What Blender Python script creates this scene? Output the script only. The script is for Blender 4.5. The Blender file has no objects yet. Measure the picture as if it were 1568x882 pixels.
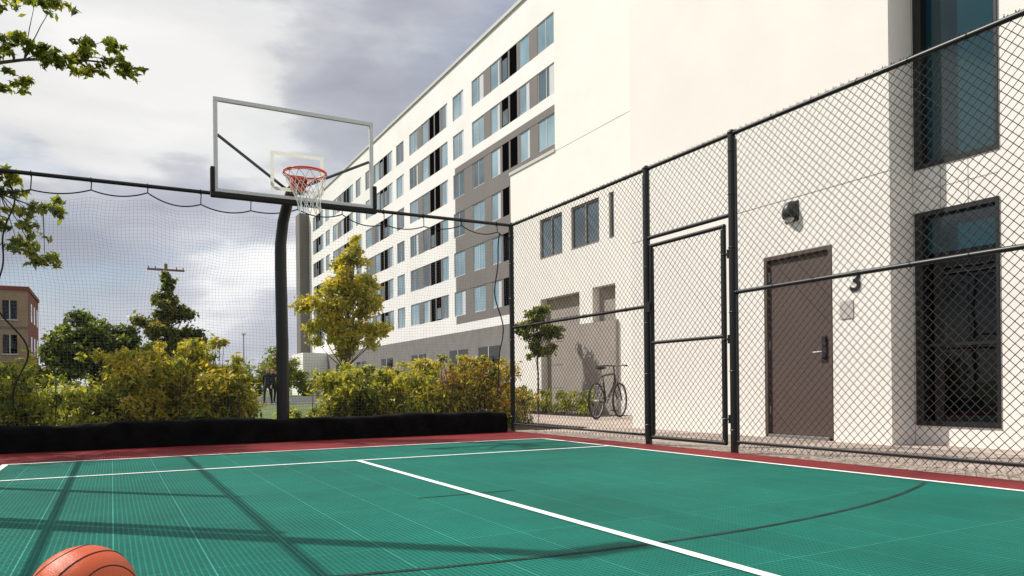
import bpy, math, random
import numpy as np
from mathutils import Vector, Matrix
R = math.radians
scene = bpy.context.scene
scene.view_settings.view_transform = 'Standard'
scene.view_settings.look = 'None'
scene.view_settings.exposure = 0
random.seed(4)

# ------------------------------------------------------------------ materials
def new_mat(name):
    m = bpy.data.materials.new(name); m.use_nodes = True
    nt = m.node_tree
    return m, nt, nt.nodes['Principled BSDF']

def mat(name, col, rough=0.7, var=0.0, vscale=3.0, bump=0.0, bscale=60.0, metal=0.0, spec=None, col2=None, detail=5, bdist=.02):
    m, nt, p = new_mat(name)
    p.inputs['Roughness'].default_value = rough
    p.inputs['Metallic'].default_value = metal
    if spec is not None: p.inputs['Specular IOR Level'].default_value = spec
    tc = nt.nodes.new('ShaderNodeTexCoord')
    if var > 0 or col2:
        n = nt.nodes.new('ShaderNodeTexNoise'); n.inputs['Scale'].default_value = vscale
        n.inputs['Detail'].default_value = detail; n.inputs['Roughness'].default_value = 0.6
        nt.links.new(tc.outputs['Object'], n.inputs['Vector'])
        r = nt.nodes.new('ShaderNodeValToRGB')
        a = col2 if col2 else tuple(c*(1-var) for c in col)
        b = col if col2 else tuple(min(1, c*(1+var)) for c in col)
        r.color_ramp.elements[0].position = 0.35; r.color_ramp.elements[0].color = (*a, 1)
        r.color_ramp.elements[1].position = 0.65; r.color_ramp.elements[1].color = (*b, 1)
        nt.links.new(n.outputs['Fac'], r.inputs['Fac'])
        nt.links.new(r.outputs['Color'], p.inputs['Base Color'])
    else:
        p.inputs['Base Color'].default_value = (*col, 1)
    if bump > 0:
        n2 = nt.nodes.new('ShaderNodeTexNoise'); n2.inputs['Scale'].default_value = bscale
        n2.inputs['Detail'].default_value = 4
        nt.links.new(tc.outputs['Object'], n2.inputs['Vector'])
        b = nt.nodes.new('ShaderNodeBump'); b.inputs['Strength'].default_value = bump
        b.inputs['Distance'].default_value = bdist
        nt.links.new(n2.outputs['Fac'], b.inputs['Height'])
        nt.links.new(b.outputs['Normal'], p.inputs['Normal'])
    return m

def leaf_mat(name, col, trans=0.48):
    m = bpy.data.materials.new(name); m.use_nodes = True
    nt = m.node_tree; nt.nodes.clear()
    out = nt.nodes.new('ShaderNodeOutputMaterial')
    tc = nt.nodes.new('ShaderNodeTexCoord')
    n = nt.nodes.new('ShaderNodeTexNoise'); n.inputs['Scale'].default_value = 9
    nt.links.new(tc.outputs['Object'], n.inputs['Vector'])
    r = nt.nodes.new('ShaderNodeValToRGB')
    r.color_ramp.elements[0].position = 0.3; r.color_ramp.elements[0].color = (col[0]*.7, col[1]*.75, col[2]*.7, 1)
    r.color_ramp.elements[1].position = 0.7; r.color_ramp.elements[1].color = (col[0]*1.35, col[1]*1.25, col[2]*1.1, 1)
    nt.links.new(n.outputs['Fac'], r.inputs['Fac'])
    d = nt.nodes.new('ShaderNodeBsdfPrincipled'); d.inputs['Roughness'].default_value = 0.45
    t = nt.nodes.new('ShaderNodeBsdfTranslucent')
    nt.links.new(r.outputs['Color'], d.inputs['Base Color'])
    br = nt.nodes.new('ShaderNodeMixRGB'); br.blend_type = 'MULTIPLY'; br.inputs[0].default_value = 1; br.inputs[2].default_value = (1.8, 1.65, .85, 1)
    nt.links.new(r.outputs['Color'], br.inputs[1]); nt.links.new(br.outputs[0], t.inputs['Color'])
    mx = nt.nodes.new('ShaderNodeMixShader'); mx.inputs[0].default_value = trans
    nt.links.new(d.outputs[0], mx.inputs[1]); nt.links.new(t.outputs[0], mx.inputs[2])
    nt.links.new(mx.outputs[0], out.inputs['Surface'])
    return m

def translucent_white():
    m = bpy.data.materials.new('white_translucent_paint'); m.use_nodes = True
    nt = m.node_tree; nt.nodes.clear()
    out = nt.nodes.new('ShaderNodeOutputMaterial')
    d = nt.nodes.new('ShaderNodeBsdfDiffuse'); d.inputs[0].default_value = (.88, .88, .83, 1)
    t = nt.nodes.new('ShaderNodeBsdfTranslucent'); t.inputs[0].default_value = (.88, .86, .76, 1)
    mx = nt.nodes.new('ShaderNodeMixShader'); mx.inputs[0].default_value = .6
    nt.links.new(d.outputs[0], mx.inputs[1]); nt.links.new(t.outputs[0], mx.inputs[2]); nt.links.new(mx.outputs[0], out.inputs[0])
    return m
M_target = translucent_white()

M_black = mat('black_coated_steel', (0.006, 0.006, 0.007), 0.42)
M_wire = mat('black_vinyl_wire', (0.010, 0.010, 0.010), 0.5)
M_netcord = mat('grey_net_cord', (0.15, 0.16, 0.17), 0.8)
M_rope = mat('black_rope', (0.015, 0.015, 0.017), 0.9)
M_fabric = mat('black_fabric', (0.0045, 0.0045, 0.005), 0.95, var=.5, vscale=5, bump=.5, bscale=22, spec=.15)
M_white_line = mat('white_court_paint', (0.80, 0.82, 0.80), 0.6, var=.08, vscale=14)
M_black_line = mat('dark_court_paint', (0.014, 0.035, 0.032), 0.75, var=.5, vscale=10, spec=.2)
M_stucco = mat('white_stucco', (0.84, 0.80, 0.755), 0.9, var=.03, vscale=.7, bump=.12, bscale=55, bdist=.01, detail=9)
M_stucco2 = mat('white_cladding', (0.82, 0.80, 0.77), 0.85, var=.04, vscale=.3, detail=9)
M_groove = mat('wall_joint', (0.36, 0.33, 0.30), 0.9)
M_taupe = mat('taupe_cladding', (0.17, 0.155, 0.145), 0.8, var=.06, vscale=.4)
M_taupe_l = mat('taupe_render', (0.33, 0.29, 0.26), 0.9, var=.06, vscale=1.5)
M_greybase = mat('grey_base_block', (0.20, 0.185, 0.175), 0.9, var=.1, vscale=1.2)
M_door = mat('brown_painted_door', (0.085, 0.057, 0.048), 0.6, var=.05, vscale=3)
M_frame_dk = mat('dark_window_frame', (0.007, 0.007, 0.008), 0.45)
M_frame_lt = mat('light_window_frame', (0.55, 0.55, 0.54), 0.5)
M_dark = mat('dark_void', (0.004, 0.004, 0.005), 0.9, spec=0.0)
M_alu = mat('painted_aluminium', (0.60, 0.61, 0.62), 0.4, metal=.2)
M_steel = mat('brushed_steel', (0.45, 0.45, 0.45), 0.3, metal=.9)
M_orange = mat('orange_rim_paint', (0.80, 0.07, 0.025), 0.4)
M_netwhite = mat('white_net_cord', (0.85, 0.85, 0.83), 0.8)
M_bark = mat('bark', (0.10, 0.075, 0.055), 0.95, var=.35, vscale=12, bump=.6, bscale=30)
M_barkd = mat('dark_bark', (0.045, 0.035, 0.028), 0.95, var=.35, vscale=12)
M_wood = mat('weathered_pole_wood', (0.24, 0.15, 0.10), 0.9, var=.2, vscale=3)
M_white_paint = mat('white_paint', (0.75, 0.76, 0.77), 0.3)
M_rubber = mat('rubber', (0.012, 0.012, 0.012), 0.8)
M_skin = mat('skin', (0.45, 0.27, 0.19), 0.6)
M_shirt = mat('dark_shirt', (0.02, 0.02, 0.03), 0.9)
M_trous = mat('dark_trousers', (0.015, 0.016, 0.022), 0.9)
M_hair = mat('brown_hair', (0.03, 0.018, 0.012), 0.7)
M_brick = mat('red_brick', (0.24, 0.065, 0.045), 0.9, var=.15, vscale=1.0)
M_tanbrick = mat('tan_brick', (0.36, 0.25, 0.16), 0.9, var=.12, vscale=1.0)
M_asphalt = mat('asphalt', (0.065, 0.065, 0.067), 0.9, var=.15, vscale=2)
M_soil = mat('mulch_soil', (0.06, 0.042, 0.03), 0.95, var=.5, vscale=9, bump=.7, bscale=30)
M_grass = mat('grass_ground', (0.12, 0.16, 0.045), 0.95, vscale=.6, col2=(0.07, 0.10, 0.028), bump=.6, bscale=20)
M_plaque = mat('sign_plaque', (0.5, 0.47, 0.44), 0.5, var=.12, vscale=30)

def glass_mat(name, col, rough=0.03, ior=1.9, lo=.5, vs=.35):
    m, nt, p = new_mat(name)
    tc = nt.nodes.new('ShaderNodeTexCoord')
    n = nt.nodes.new('ShaderNodeTexNoise'); n.inputs['Scale'].default_value = vs; n.inputs['Detail'].default_value = 3
    nt.links.new(tc.outputs['Object'], n.inputs['Vector'])
    r = nt.nodes.new('ShaderNodeValToRGB')
    r.color_ramp.elements[0].position = .35; r.color_ramp.elements[0].color = (col[0]*lo, col[1]*lo, col[2]*lo, 1)
    r.color_ramp.elements[1].position = .65; r.color_ramp.elements[1].color = (*col, 1)
    nt.links.new(n.outputs['Fac'], r.inputs['Fac']); nt.links.new(r.outputs['Color'], p.inputs['Base Color'])
    p.inputs['Roughness'].default_value = rough
    p.inputs['IOR'].default_value = ior
    n2 = nt.nodes.new('ShaderNodeTexNoise'); n2.inputs['Scale'].default_value = .9
    nt.links.new(tc.outputs['Object'], n2.inputs['Vector'])
    b = nt.nodes.new('ShaderNodeBump'); b.inputs['Strength'].default_value = .06; b.inputs['Distance'].default_value = .1
    nt.links.new(n2.outputs['Fac'], b.inputs['Height']); nt.links.new(b.outputs['Normal'], p.inputs['Normal'])
    return m
M_glass_blue = glass_mat('blue_window_glass', (0.27, 0.42, 0.50), lo=.6)
M_glass_grey = glass_mat('grey_window_glass', (0.10, 0.15, 0.18))
M_glass_teal = glass_mat('teal_window_glass', (0.008, 0.060, 0.080), ior=1.65, lo=.7)
M_glass_dark = glass_mat('dark_window_glass', (0.003, 0.004, 0.005), ior=1.45, rough=.015)
M_curtain = mat('window_curtain', (0.6, 0.62, 0.63), 0.3)

def clear_glass():
    m = bpy.data.materials.new('clear_board_glass'); m.use_nodes = True
    nt = m.node_tree; nt.nodes.clear()
    out = nt.nodes.new('ShaderNodeOutputMaterial')
    t = nt.nodes.new('ShaderNodeBsdfTransparent'); t.inputs[0].default_value = (.96, .975, .97, 1)
    g = nt.nodes.new('ShaderNodeBsdfGlossy'); g.inputs['Roughness'].default_value = .02
    f = nt.nodes.new('ShaderNodeFresnel'); f.inputs[0].default_value = 1.5
    mx = nt.nodes.new('ShaderNodeMixShader')
    nt.links.new(f.outputs[0], mx.inputs[0]); nt.links.new(t.outputs[0], mx.inputs[1]); nt.links.new(g.outputs[0], mx.inputs[2])
    nt.links.new(mx.outputs[0], out.inputs[0])
    return m
M_clear = clear_glass()

def court_mat(name, col, seam=(1.5, 1.35, 1.35)):
    m, nt, p = new_mat(name)
    L = nt.links.new
    tc = nt.nodes.new('ShaderNodeTexCoord')
    n = nt.nodes.new('ShaderNodeTexNoise'); n.inputs['Scale'].default_value = 1.1; n.inputs['Detail'].default_value = 9
    n.inputs['Roughness'].default_value = .68
    L(tc.outputs['Object'], n.inputs['Vector'])
    r = nt.nodes.new('ShaderNodeValToRGB')
    r.color_ramp.elements[0].position = .3; r.color_ramp.elements[0].color = (col[0]*.6, col[1]*.76, col[2]*.76, 1)
    r.color_ramp.elements[1].position = .7; r.color_ramp.elements[1].color = (col[0]*1.5, col[1]*1.2, col[2]*1.2, 1)
    L(n.outputs['Fac'], r.inputs['Fac'])
    g = nt.nodes.new('ShaderNodeTexBrick'); g.offset = 0
    g.inputs['Scale'].default_value = 1; g.inputs['Brick Width'].default_value = .0203; g.inputs['Row Height'].default_value = .0203
    g.inputs['Mortar Size'].default_value = .0035; g.inputs['Mortar Smooth'].default_value = .3
    g.inputs['Color1'].default_value = (.48, .54, .54, 1); g.inputs['Color2'].default_value = (.60, .66, .66, 1)
    g.inputs['Mortar'].default_value = (1.25, 1.25, 1.25, 1)
    L(tc.outputs['Object'], g.inputs['Vector'])
    mu = nt.nodes.new('ShaderNodeMixRGB'); mu.blend_type = 'MULTIPLY'; mu.inputs[0].default_value = 1
    L(r.outputs[0], mu.inputs[1]); L(g.outputs['Color'], mu.inputs[2])
    s = nt.nodes.new('ShaderNodeTexBrick'); s.offset = 0
    s.inputs['Scale'].default_value = 1; s.inputs['Brick Width'].default_value = .305; s.inputs['Row Height'].default_value = .915
    s.inputs['Mortar Size'].default_value = .003; s.inputs['Mortar Smooth'].default_value = .5
    s.inputs['Color1'].default_value = (1, 1, 1, 1); s.inputs['Color2'].default_value = (.90, .93, .93, 1)
    s.inputs['Mortar'].default_value = (*seam, 1)
    L(tc.outputs['Object'], s.inputs['Vector'])
    mu2 = nt.nodes.new('ShaderNodeMixRGB'); mu2.blend_type = 'MULTIPLY'; mu2.inputs[0].default_value = 1
    L(mu.outputs[0], mu2.inputs[1]); L(s.outputs['Color'], mu2.inputs[2])
    L(mu2.outputs[0], p.inputs['Base Color'])
    b = nt.nodes.new('ShaderNodeBump'); b.inputs['Strength'].default_value = .5; b.inputs['Distance'].default_value = .003
    L(g.outputs['Fac'], b.inputs['Height']); L(b.outputs[0], p.inputs['Normal'])
    p.inputs['Roughness'].default_value = .65
    p.inputs['Specular IOR Level'].default_value = .13
    return m
M_green = court_mat('green_court_tile', (.004, .145, .108), (8.0, 1.7, 1.75))
M_red = court_mat('red_court_tile', (.215, .028, .030), (1.1, 1.1, 1.1))

def paver_mat():
    m, nt, p = new_mat('concrete_pavers'); L = nt.links.new
    tc = nt.nodes.new('ShaderNodeTexCoord')
    g = nt.nodes.new('ShaderNodeTexBrick')
    g.inputs['Scale'].default_value = 1; g.inputs['Brick Width'].default_value = .3; g.inputs['Row Height'].default_value = .15
    g.inputs['Mortar Size'].default_value = .004
    g.inputs['Color1'].default_value = (.48, .40, .34, 1); g.inputs['Color2'].default_value = (.36, .29, .25, 1)
    g.inputs['Mortar'].default_value = (.18, .15, .13, 1)
    L(tc.outputs['Object'], g.inputs['Vector'])
    n = nt.nodes.new('ShaderNodeTexNoise'); n.inputs['Scale'].default_value = 2; n.inputs['Detail'].default_value = 6
    L(tc.outputs['Object'], n.inputs['Vector'])
    mu = nt.nodes.new('ShaderNodeMixRGB'); mu.blend_type = 'OVERLAY'; mu.inputs[0].default_value = .4
    L(g.outputs['Color'], mu.inputs[1]); L(n.outputs['Fac'], mu.inputs[2]); L(mu.outputs[0], p.inputs['Base Color'])
    p.inputs['Roughness'].default_value = .9
    return m
M_paver = paver_mat()

def gravel_mat():
    m, nt, p = new_mat('river_gravel'); L = nt.links.new
    tc = nt.nodes.new('ShaderNodeTexCoord')
    v = nt.nodes.new('ShaderNodeTexVoronoi'); v.inputs['Scale'].default_value = 32
    L(tc.outputs['Object'], v.inputs['Vector'])
    r = nt.nodes.new('ShaderNodeValToRGB'); r.color_ramp.elements[0].color = (.15, .11, .09, 1); r.color_ramp.elements[1].color = (.5, .42, .36, 1)
    sp = nt.nodes.new('ShaderNodeSeparateColor'); L(v.outputs['Color'], sp.inputs[0]); L(sp.outputs[0], r.inputs['Fac'])
    L(r.outputs[0], p.inputs['Base Color'])
    b = nt.nodes.new('ShaderNodeBump'); b.invert = True; b.inputs['Strength'].default_value = 1; b.inputs['Distance'].default_value = .02
    L(v.outputs['Distance'], b.inputs['Height']); L(b.outputs[0], p.inputs['Normal'])
    p.inputs['Roughness'].default_value = .85
    return m
M_gravel = gravel_mat()

def ball_mat():
    m, nt, p = new_mat('orange_pebbled_leather'); L = nt.links.new
    p.inputs['Base Color'].default_value = (.66, .10, .025, 1); p.inputs['Roughness'].default_value = .42
    tc = nt.nodes.new('ShaderNodeTexCoord')
    v = nt.nodes.new('ShaderNodeTexVoronoi'); v.inputs['Scale'].default_value = 330
    L(tc.outputs['Object'], v.inputs['Vector'])
    b = nt.nodes.new('ShaderNodeBump'); b.invert = True; b.inputs['Strength'].default_value = .5; b.inputs['Distance'].default_value = .0015
    L(v.outputs['Distance'], b.inputs['Height']); L(b.outputs[0], p.inputs['Normal'])
    return m
M_ball = ball_mat()

# ------------------------------------------------------------------ builder
def link(o, parent=None):
    scene.collection.objects.link(o)
    if parent: o.parent = parent
    return o
def empty(name, loc=(0, 0, 0)):
    e = bpy.data.objects.new(name, None); e.location = loc; e.empty_display_size = .2
    return link(e)

class MB:
    def __init__(s): s.v = []; s.f = []; s.mi = []; s.mats = []
    def m(s, mt):
        if mt not in s.mats: s.mats.append(mt)
        return s.mats.index(mt)
    def box(s, x0, x1, y0, y1, z0, z1, mt):
        b = len(s.v)
        s.v += [(x0, y0, z0), (x1, y0, z0), (x1, y1, z0), (x0, y1, z0), (x0, y0, z1), (x1, y0, z1), (x1, y1, z1), (x0, y1, z1)]
        for q in ((0, 3, 2, 1), (4, 5, 6, 7), (0, 1, 5, 4), (1, 2, 6, 5), (2, 3, 7, 6), (3, 0, 4, 7)):
            s.f.append(tuple(b+i for i in q)); s.mi.append(s.m(mt))
    def sheet(s, x0, x1, y0, y1, z, mt):
        b = len(s.v); s.v += [(x0, y0, z), (x1, y0, z), (x1, y1, z), (x0, y1, z)]
        s.f.append((b, b+1, b+2, b+3)); s.mi.append(s.m(mt))
    def face(s, pts, mt):
        b = len(s.v); s.v += [tuple(p) for p in pts]; s.f.append(tuple(range(b, b+len(pts)))); s.mi.append(s.m(mt))
    def tube(s, p, q, r, mt, n=8, r2=None, cap=True):
        p = Vector(p); q = Vector(q); d = q-p
        if d.length < 1e-6: return
        d.normalize(); u = d.orthogonal().normalized(); w = d.cross(u); r2 = r if r2 is None else r2
        b = len(s.v)
        for c, rr in ((p, r), (q, r2)):
            for i in range(n):
                a = 2*math.pi*i/n + math.pi/n
                s.v.append(tuple(c+(u*math.cos(a)+w*math.sin(a))*rr))
        k = s.m(mt)
        for i in range(n):
            j = (i+1) % n; s.f.append((b+i, b+j, b+n+j, b+n+i)); s.mi.append(k)
        if cap:
            s.f.append(tuple(b+i for i in reversed(range(n)))); s.mi.append(k)
            s.f.append(tuple(b+n+i for i in range(n))); s.mi.append(k)
    def path(s, pts, r, mt, n=8, r2=None):
        P = [Vector(p) for p in pts]; N = len(P); b = len(s.v); k = s.m(mt)
        r2 = r if r2 is None else r2
        u = None
        for i, c in enumerate(P):
            d = (P[min(i+1, N-1)]-P[max(i-1, 0)]).normalized()
            if u is None: u = d.orthogonal().normalized()
            else:
                u = (u - d*u.dot(d)).normalized()
            w = d.cross(u); rr = r+(r2-r)*i/(N-1)
            for j in range(n):
                a = 2*math.pi*j/n; s.v.append(tuple(c+(u*math.cos(a)+w*math.sin(a))*rr))
        for i in range(N-1):
            for j in range(n):
                jj = (j+1) % n
                s.f.append((b+i*n+j, b+i*n+jj, b+(i+1)*n+jj, b+(i+1)*n+j)); s.mi.append(k)
        s.f.append(tuple(b+j for j in reversed(range(n)))); s.mi.append(k)
        s.f.append(tuple(b+(N-1)*n+j for j in range(n))); s.mi.append(k)
    def torus(s, c, u, w, Rr, r, mt, n=36, k=8):
        c = Vector(c); u = Vector(u).normalized(); w = Vector(w).normalized(); nn = u.cross(w); b = len(s.v); mi = s.m(mt)
        for i in range(n):
            a = 2*math.pi*i/n; d = u*math.cos(a)+w*math.sin(a)
            for j in range(k):
                t = 2*math.pi*j/k; s.v.append(tuple(c+d*(Rr+r*math.cos(t))+nn*r*math.sin(t)))
        for i in range(n):
            for j in range(k):
                i2 = (i+1) % n; j2 = (j+1) % k
                s.f.append((b+i*k+j, b+i2*k+j, b+i2*k+j2, b+i*k+j2)); s.mi.append(mi)
    def ball(s, c, rx, ry, rz, mt, n=24, m=14, zmin=-1.0):
        b = len(s.v); mi = s.m(mt)
        for i in range(m+1):
            ph = math.pi*i/m
            for j in range(n):
                th = 2*math.pi*j/n
                s.v.append((c[0]+rx*math.sin(ph)*math.cos(th), c[1]+ry*math.sin(ph)*math.sin(th), c[2]+rz*max(zmin, math.cos(ph))))
        for i in range(m):
            for j in range(n):
                jj = (j+1) % n
                s.f.append((b+i*n+j, b+(i+1)*n+j, b+(i+1)*n+jj, b+i*n+jj)); s.mi.append(mi)
    def build(s, name, parent=None, smooth=False, bevel=0, loc=None, rotz=None):
        me = bpy.data.meshes.new(name); me.from_pydata(s.v, [], s.f)
        for mt in s.mats: me.materials.append(mt)
        me.polygons.foreach_set('material_index', s.mi)
        if smooth: me.polygons.foreach_set('use_smooth', [True]*len(s.f))
        me.update(); o = bpy.data.objects.new(name, me); link(o, parent)
        if smooth:
            try:
                me.set_sharp_from_angle(angle=R(40))
            except Exception: pass
        if bevel > 0:
            bv = o.modifiers.new('bevel', 'BEVEL'); bv.width = bevel; bv.segments = 2; bv.limit_method = 'ANGLE'
        if loc: o.location = loc
        if rotz is not None: o.rotation_euler[2] = rotz
        return o

# ------------------------------------------------------------------ foliage
def sub_clumps(blobs, k, rng, fr=(.28, .5), shell=(.45, 1.0)):
    out = []
    for (x, y, z, rx, ry, rz) in blobs:
        for i in range(k):
            d = rng.normal(size=3); d /= np.linalg.norm(d); t = rng.uniform(*shell)
            r = (rx+ry+rz)/3*rng.uniform(*fr)
            out.append((x+d[0]*rx*t, y+d[1]*ry*t, z+d[2]*rz*t, r))
    return out
def leaves(name, cl, n, size, mats, rng, parent=None, up=.5, asp=.5, probs=None, zmin=None, stretch=1.0):
    cl = np.array(cl); w = cl[:, 3]**2; w /= w.sum()
    idx = rng.choice(len(cl), n, p=w)
    d = rng.normal(size=(n, 3)); d /= np.linalg.norm(d, axis=1)[:, None]
    rr = cl[idx, 3]*np.abs(rng.normal(.75, .3, n))
    c = cl[idx, :3]+d*rr[:, None]*np.array([1, 1, .8*stretch])
    if zmin is not None: c[:, 2] = np.maximum(c[:, 2], zmin+rng.uniform(0, .05, n))
    nn = rng.normal(size=(n, 3)); nn[:, 2] += up*2; nn += d*.6; nn /= np.linalg.norm(nn, axis=1)[:, None]
    t = rng.normal(size=(n, 3)); a = np.cross(nn, t); a /= np.linalg.norm(a, axis=1)[:, None]
    a[:, 2] -= .25
    b = np.cross(nn, a)
    L = size*rng.uniform(.6, 1.35, n)[:, None]
    V = np.empty((n, 4, 3)); V[:, 0] = c-a*L/2; V[:, 1] = c+b*L*asp/2+a*L*.05; V[:, 2] = c+a*L/2; V[:, 3] = c-b*L*asp/2+a*L*.05
    V[:, 1] += nn*L*.08; V[:, 3] += nn*L*.08
    me = bpy.data.meshes.new(name)
    me.vertices.add(n*4); me.vertices.foreach_set('co', V.reshape(-1))
    me.loops.add(n*4); me.loops.foreach_set('vertex_index', np.arange(n*4, dtype=np.int32))
    me.polygons.add(n); me.polygons.foreach_set('loop_start', np.arange(0, n*4, 4, dtype=np.int32))
    me.polygons.foreach_set('loop_total', np.full(n, 4, dtype=np.int32))
    for m in mats: me.materials.append(m)
    ck = rng.uniform(-.3, .3, len(cl))
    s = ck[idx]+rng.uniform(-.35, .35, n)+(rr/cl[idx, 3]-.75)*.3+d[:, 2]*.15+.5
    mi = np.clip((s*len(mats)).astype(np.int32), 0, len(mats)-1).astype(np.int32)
    me.polygons.foreach_set('material_index', mi)
    me.update(calc_edges=True); me.validate()
    o = bpy.data.objects.new(name, me); link(o, parent); return o

G_dark = leaf_mat('leaf_dark_green', (.060, .090, .018))
G_mid = leaf_mat('leaf_mid_green', (.17, .22, .032))
G_yel = leaf_mat('leaf_yellow_green', (.36, .37, .050))
G_gold = leaf_mat('leaf_golden', (.48, .40, .06))
G_oliv = leaf_mat('leaf_olive', (.19, .18, .04))
G_red = leaf_mat('leaf_reddish', (.26, .12, .045))
G_deep = leaf_mat('leaf_deep', (.040, .065, .020))

def tree(name, base, trunk_top, blobs, k, n, leafsize, mats, seed, bark=M_bark, r0=.09, fr=(.28, .5), shell=(.3, 1), up=.4, asp=.5, lean=None):
    rng = np.random.default_rng(seed); e = empty(name)
    cl = sub_clumps(blobs, k, rng, fr, shell)
    b = MB(); bs = Vector(base); tt = Vector(trunk_top)
    pts = [bs+(tt-bs)*t+Vector((rng.normal()*.03, rng.normal()*.03, 0))*(0 if t in (0,) else 1)*(tt-bs).length*.25 for t in np.linspace(0, 1, 8)]
    b.path(pts, r0, bark, 10, r0*.3)
    for (x, y, z, r) in cl:
        cand = [p for p in pts if p.z < z-.05] or [pts[2]]
        t = cand[-1] if rng.uniform() < .6 else cand[max(0, len(cand)-2)]
        mid = t.lerp(Vector((x, y, z)), .5)+Vector((0, 0, -.06*abs(z-t.z)))
        L = (Vector((x, y, z))-t).length
        b.path([t, mid, Vector((x, y, z))], r0*.28*min(1, L), bark, 6, r0*.06)
    b.build('trunk_and_limbs', e, smooth=True)
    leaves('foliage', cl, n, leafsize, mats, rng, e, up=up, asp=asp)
    return e

# ------------------------------------------------------------------ sky / light
w = bpy.data.worlds.new("World"); scene.world = w; w.use_nodes = True
nt = w.node_tree; L = nt.links.new; bg = nt.nodes['Background']
S = Vector((-.645, .63, 1)).normalized()
sky = nt.nodes.new('ShaderNodeTexSky'); sky.sky_type = 'NISHITA'; sky.sun_disc = False
sky.sun_elevation = math.asin(S.z); sky.sun_rotation = math.atan2(S.x, S.y) % (2*math.pi)
tc = nt.nodes.new('ShaderNodeTexCoord'); sp = nt.nodes.new('ShaderNodeSeparateXYZ'); L(tc.outputs['Generated'], sp.inputs[0])
ad = nt.nodes.new('ShaderNodeMath'); ad.operation = 'MAXIMUM'; L(sp.outputs['Z'], ad.inputs[0]); ad.inputs[1].default_value = 0
ad2 = nt.nodes.new('ShaderNodeMath'); L(ad.outputs[0], ad2.inputs[0]); ad2.inputs[1].default_value = .6
dx = nt.nodes.new('ShaderNodeMath'); dx.operation = 'DIVIDE'; L(sp.outputs['X'], dx.inputs[0]); L(ad2.outputs[0], dx.inputs[1])
dy = nt.nodes.new('ShaderNodeMath'); dy.operation = 'DIVIDE'; L(sp.outputs['Y'], dy.inputs[0]); L(ad2.outputs[0], dy.inputs[1])
zz = nt.nodes.new('ShaderNodeMath'); zz.operation = 'MULTIPLY'; L(sp.outputs['Z'], zz.inputs[0]); zz.inputs[1].default_value = 2.6
cb = nt.nodes.new('ShaderNodeCombineXYZ'); L(dx.outputs[0], cb.inputs[0]); L(dy.outputs[0], cb.inputs[1]); L(zz.outputs[0], cb.inputs[2])
def noise(scale, detail, off, dist=0.0, rough=.55):
    mp = nt.nodes.new('ShaderNodeMapping'); mp.inputs['Location'].default_value = off; L(cb.outputs[0], mp.inputs[0])
    n = nt.nodes.new('ShaderNodeTexNoise'); n.inputs['Scale'].default_value = scale; n.inputs['Detail'].default_value = detail
    n.inputs['Roughness'].default_value = rough; n.inputs['Distortion'].default_value = dist
    L(mp.outputs[0], n.inputs['Vector']); return n
n1 = noise(1.6, 9, (3.1, 1.7, 0), .25)
n2 = noise(2.1, 10, (1.6, 9.4, 3.3), .1, .5)
n3 = noise(1.2, 4, (7.7, 2.1, 6.3), .1, .5)
cov = nt.nodes.new('ShaderNodeValToRGB'); L(n1.outputs['Fac'], cov.inputs[0])
cov.color_ramp.elements[0].position = .36; cov.color_ramp.elements[0].color = (0.30, .30, .30, 1)
cov.color_ramp.elements[1].position = .50; cov.color_ramp.elements[1].color = (1, 1, 1, 1)
cc = nt.nodes.new('ShaderNodeValToRGB'); L(n2.outputs['Fac'], cc.inputs[0])
e0, e1 = cc.color_ramp.elements
e0.position = .36; e0.color = (.40, .42, .49, 1); e1.position = .64; e1.color = (1.05, 1.04, 1.02, 1)
em = cc.color_ramp.elements.new(.46); em.color = (.53, .55, .62, 1)
em = cc.color_ramp.elements.new(.505); em.color = (.66, .675, .72, 1)
em = cc.color_ramp.elements.new(.54); em.color = (.90, .90, .91, 1)
sc = nt.nodes.new('ShaderNodeVectorMath'); sc.operation = 'SCALE'; L(cc.outputs[0], sc.inputs[0])
br = nt.nodes.new('ShaderNodeMapRange'); br.inputs['From Min'].default_value = .35; br.inputs['From Max'].default_value = .65
br.inputs['To Min'].default_value = 8.6; br.inputs['To Max'].default_value = 10.8; L(n3.outputs['Fac'], br.inputs['Value']); L(br.outputs[0], sc.inputs['Scale'])
mx = nt.nodes.new('ShaderNodeMixRGB'); L(cov.outputs[0], mx.inputs[0]); L(sky.outputs[0], mx.inputs[1]); L(sc.outputs[0], mx.inputs[2])
hz = nt.nodes.new('ShaderNodeMapRange'); hz.inputs['From Min'].default_value = 0; hz.inputs['From Max'].default_value = .15
hz.inputs['To Min'].default_value = .45; hz.inputs['To Max'].default_value = 0; L(sp.outputs['Z'], hz.inputs['Value'])
mh = nt.nodes.new('ShaderNodeMixRGB'); L(hz.outputs[0], mh.inputs[0]); L(mx.outputs[0], mh.inputs[1]); mh.inputs[2].default_value = (6.6, 6.8, 7.2, 1)
L(mh.outputs[0], bg.inputs['Color']); bg.inputs['Strength'].default_value = .1

sun = bpy.data.lights.new('sun', 'SUN'); sun.energy = 5.0; sun.angle = R(.5); sun.color = (1, .95, .87)
so = bpy.data.objects.new('sun', sun); so.rotation_euler = S.to_track_quat('Z', 'Y').to_euler(); so.location = (-10, 10, 20); link(so)

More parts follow.
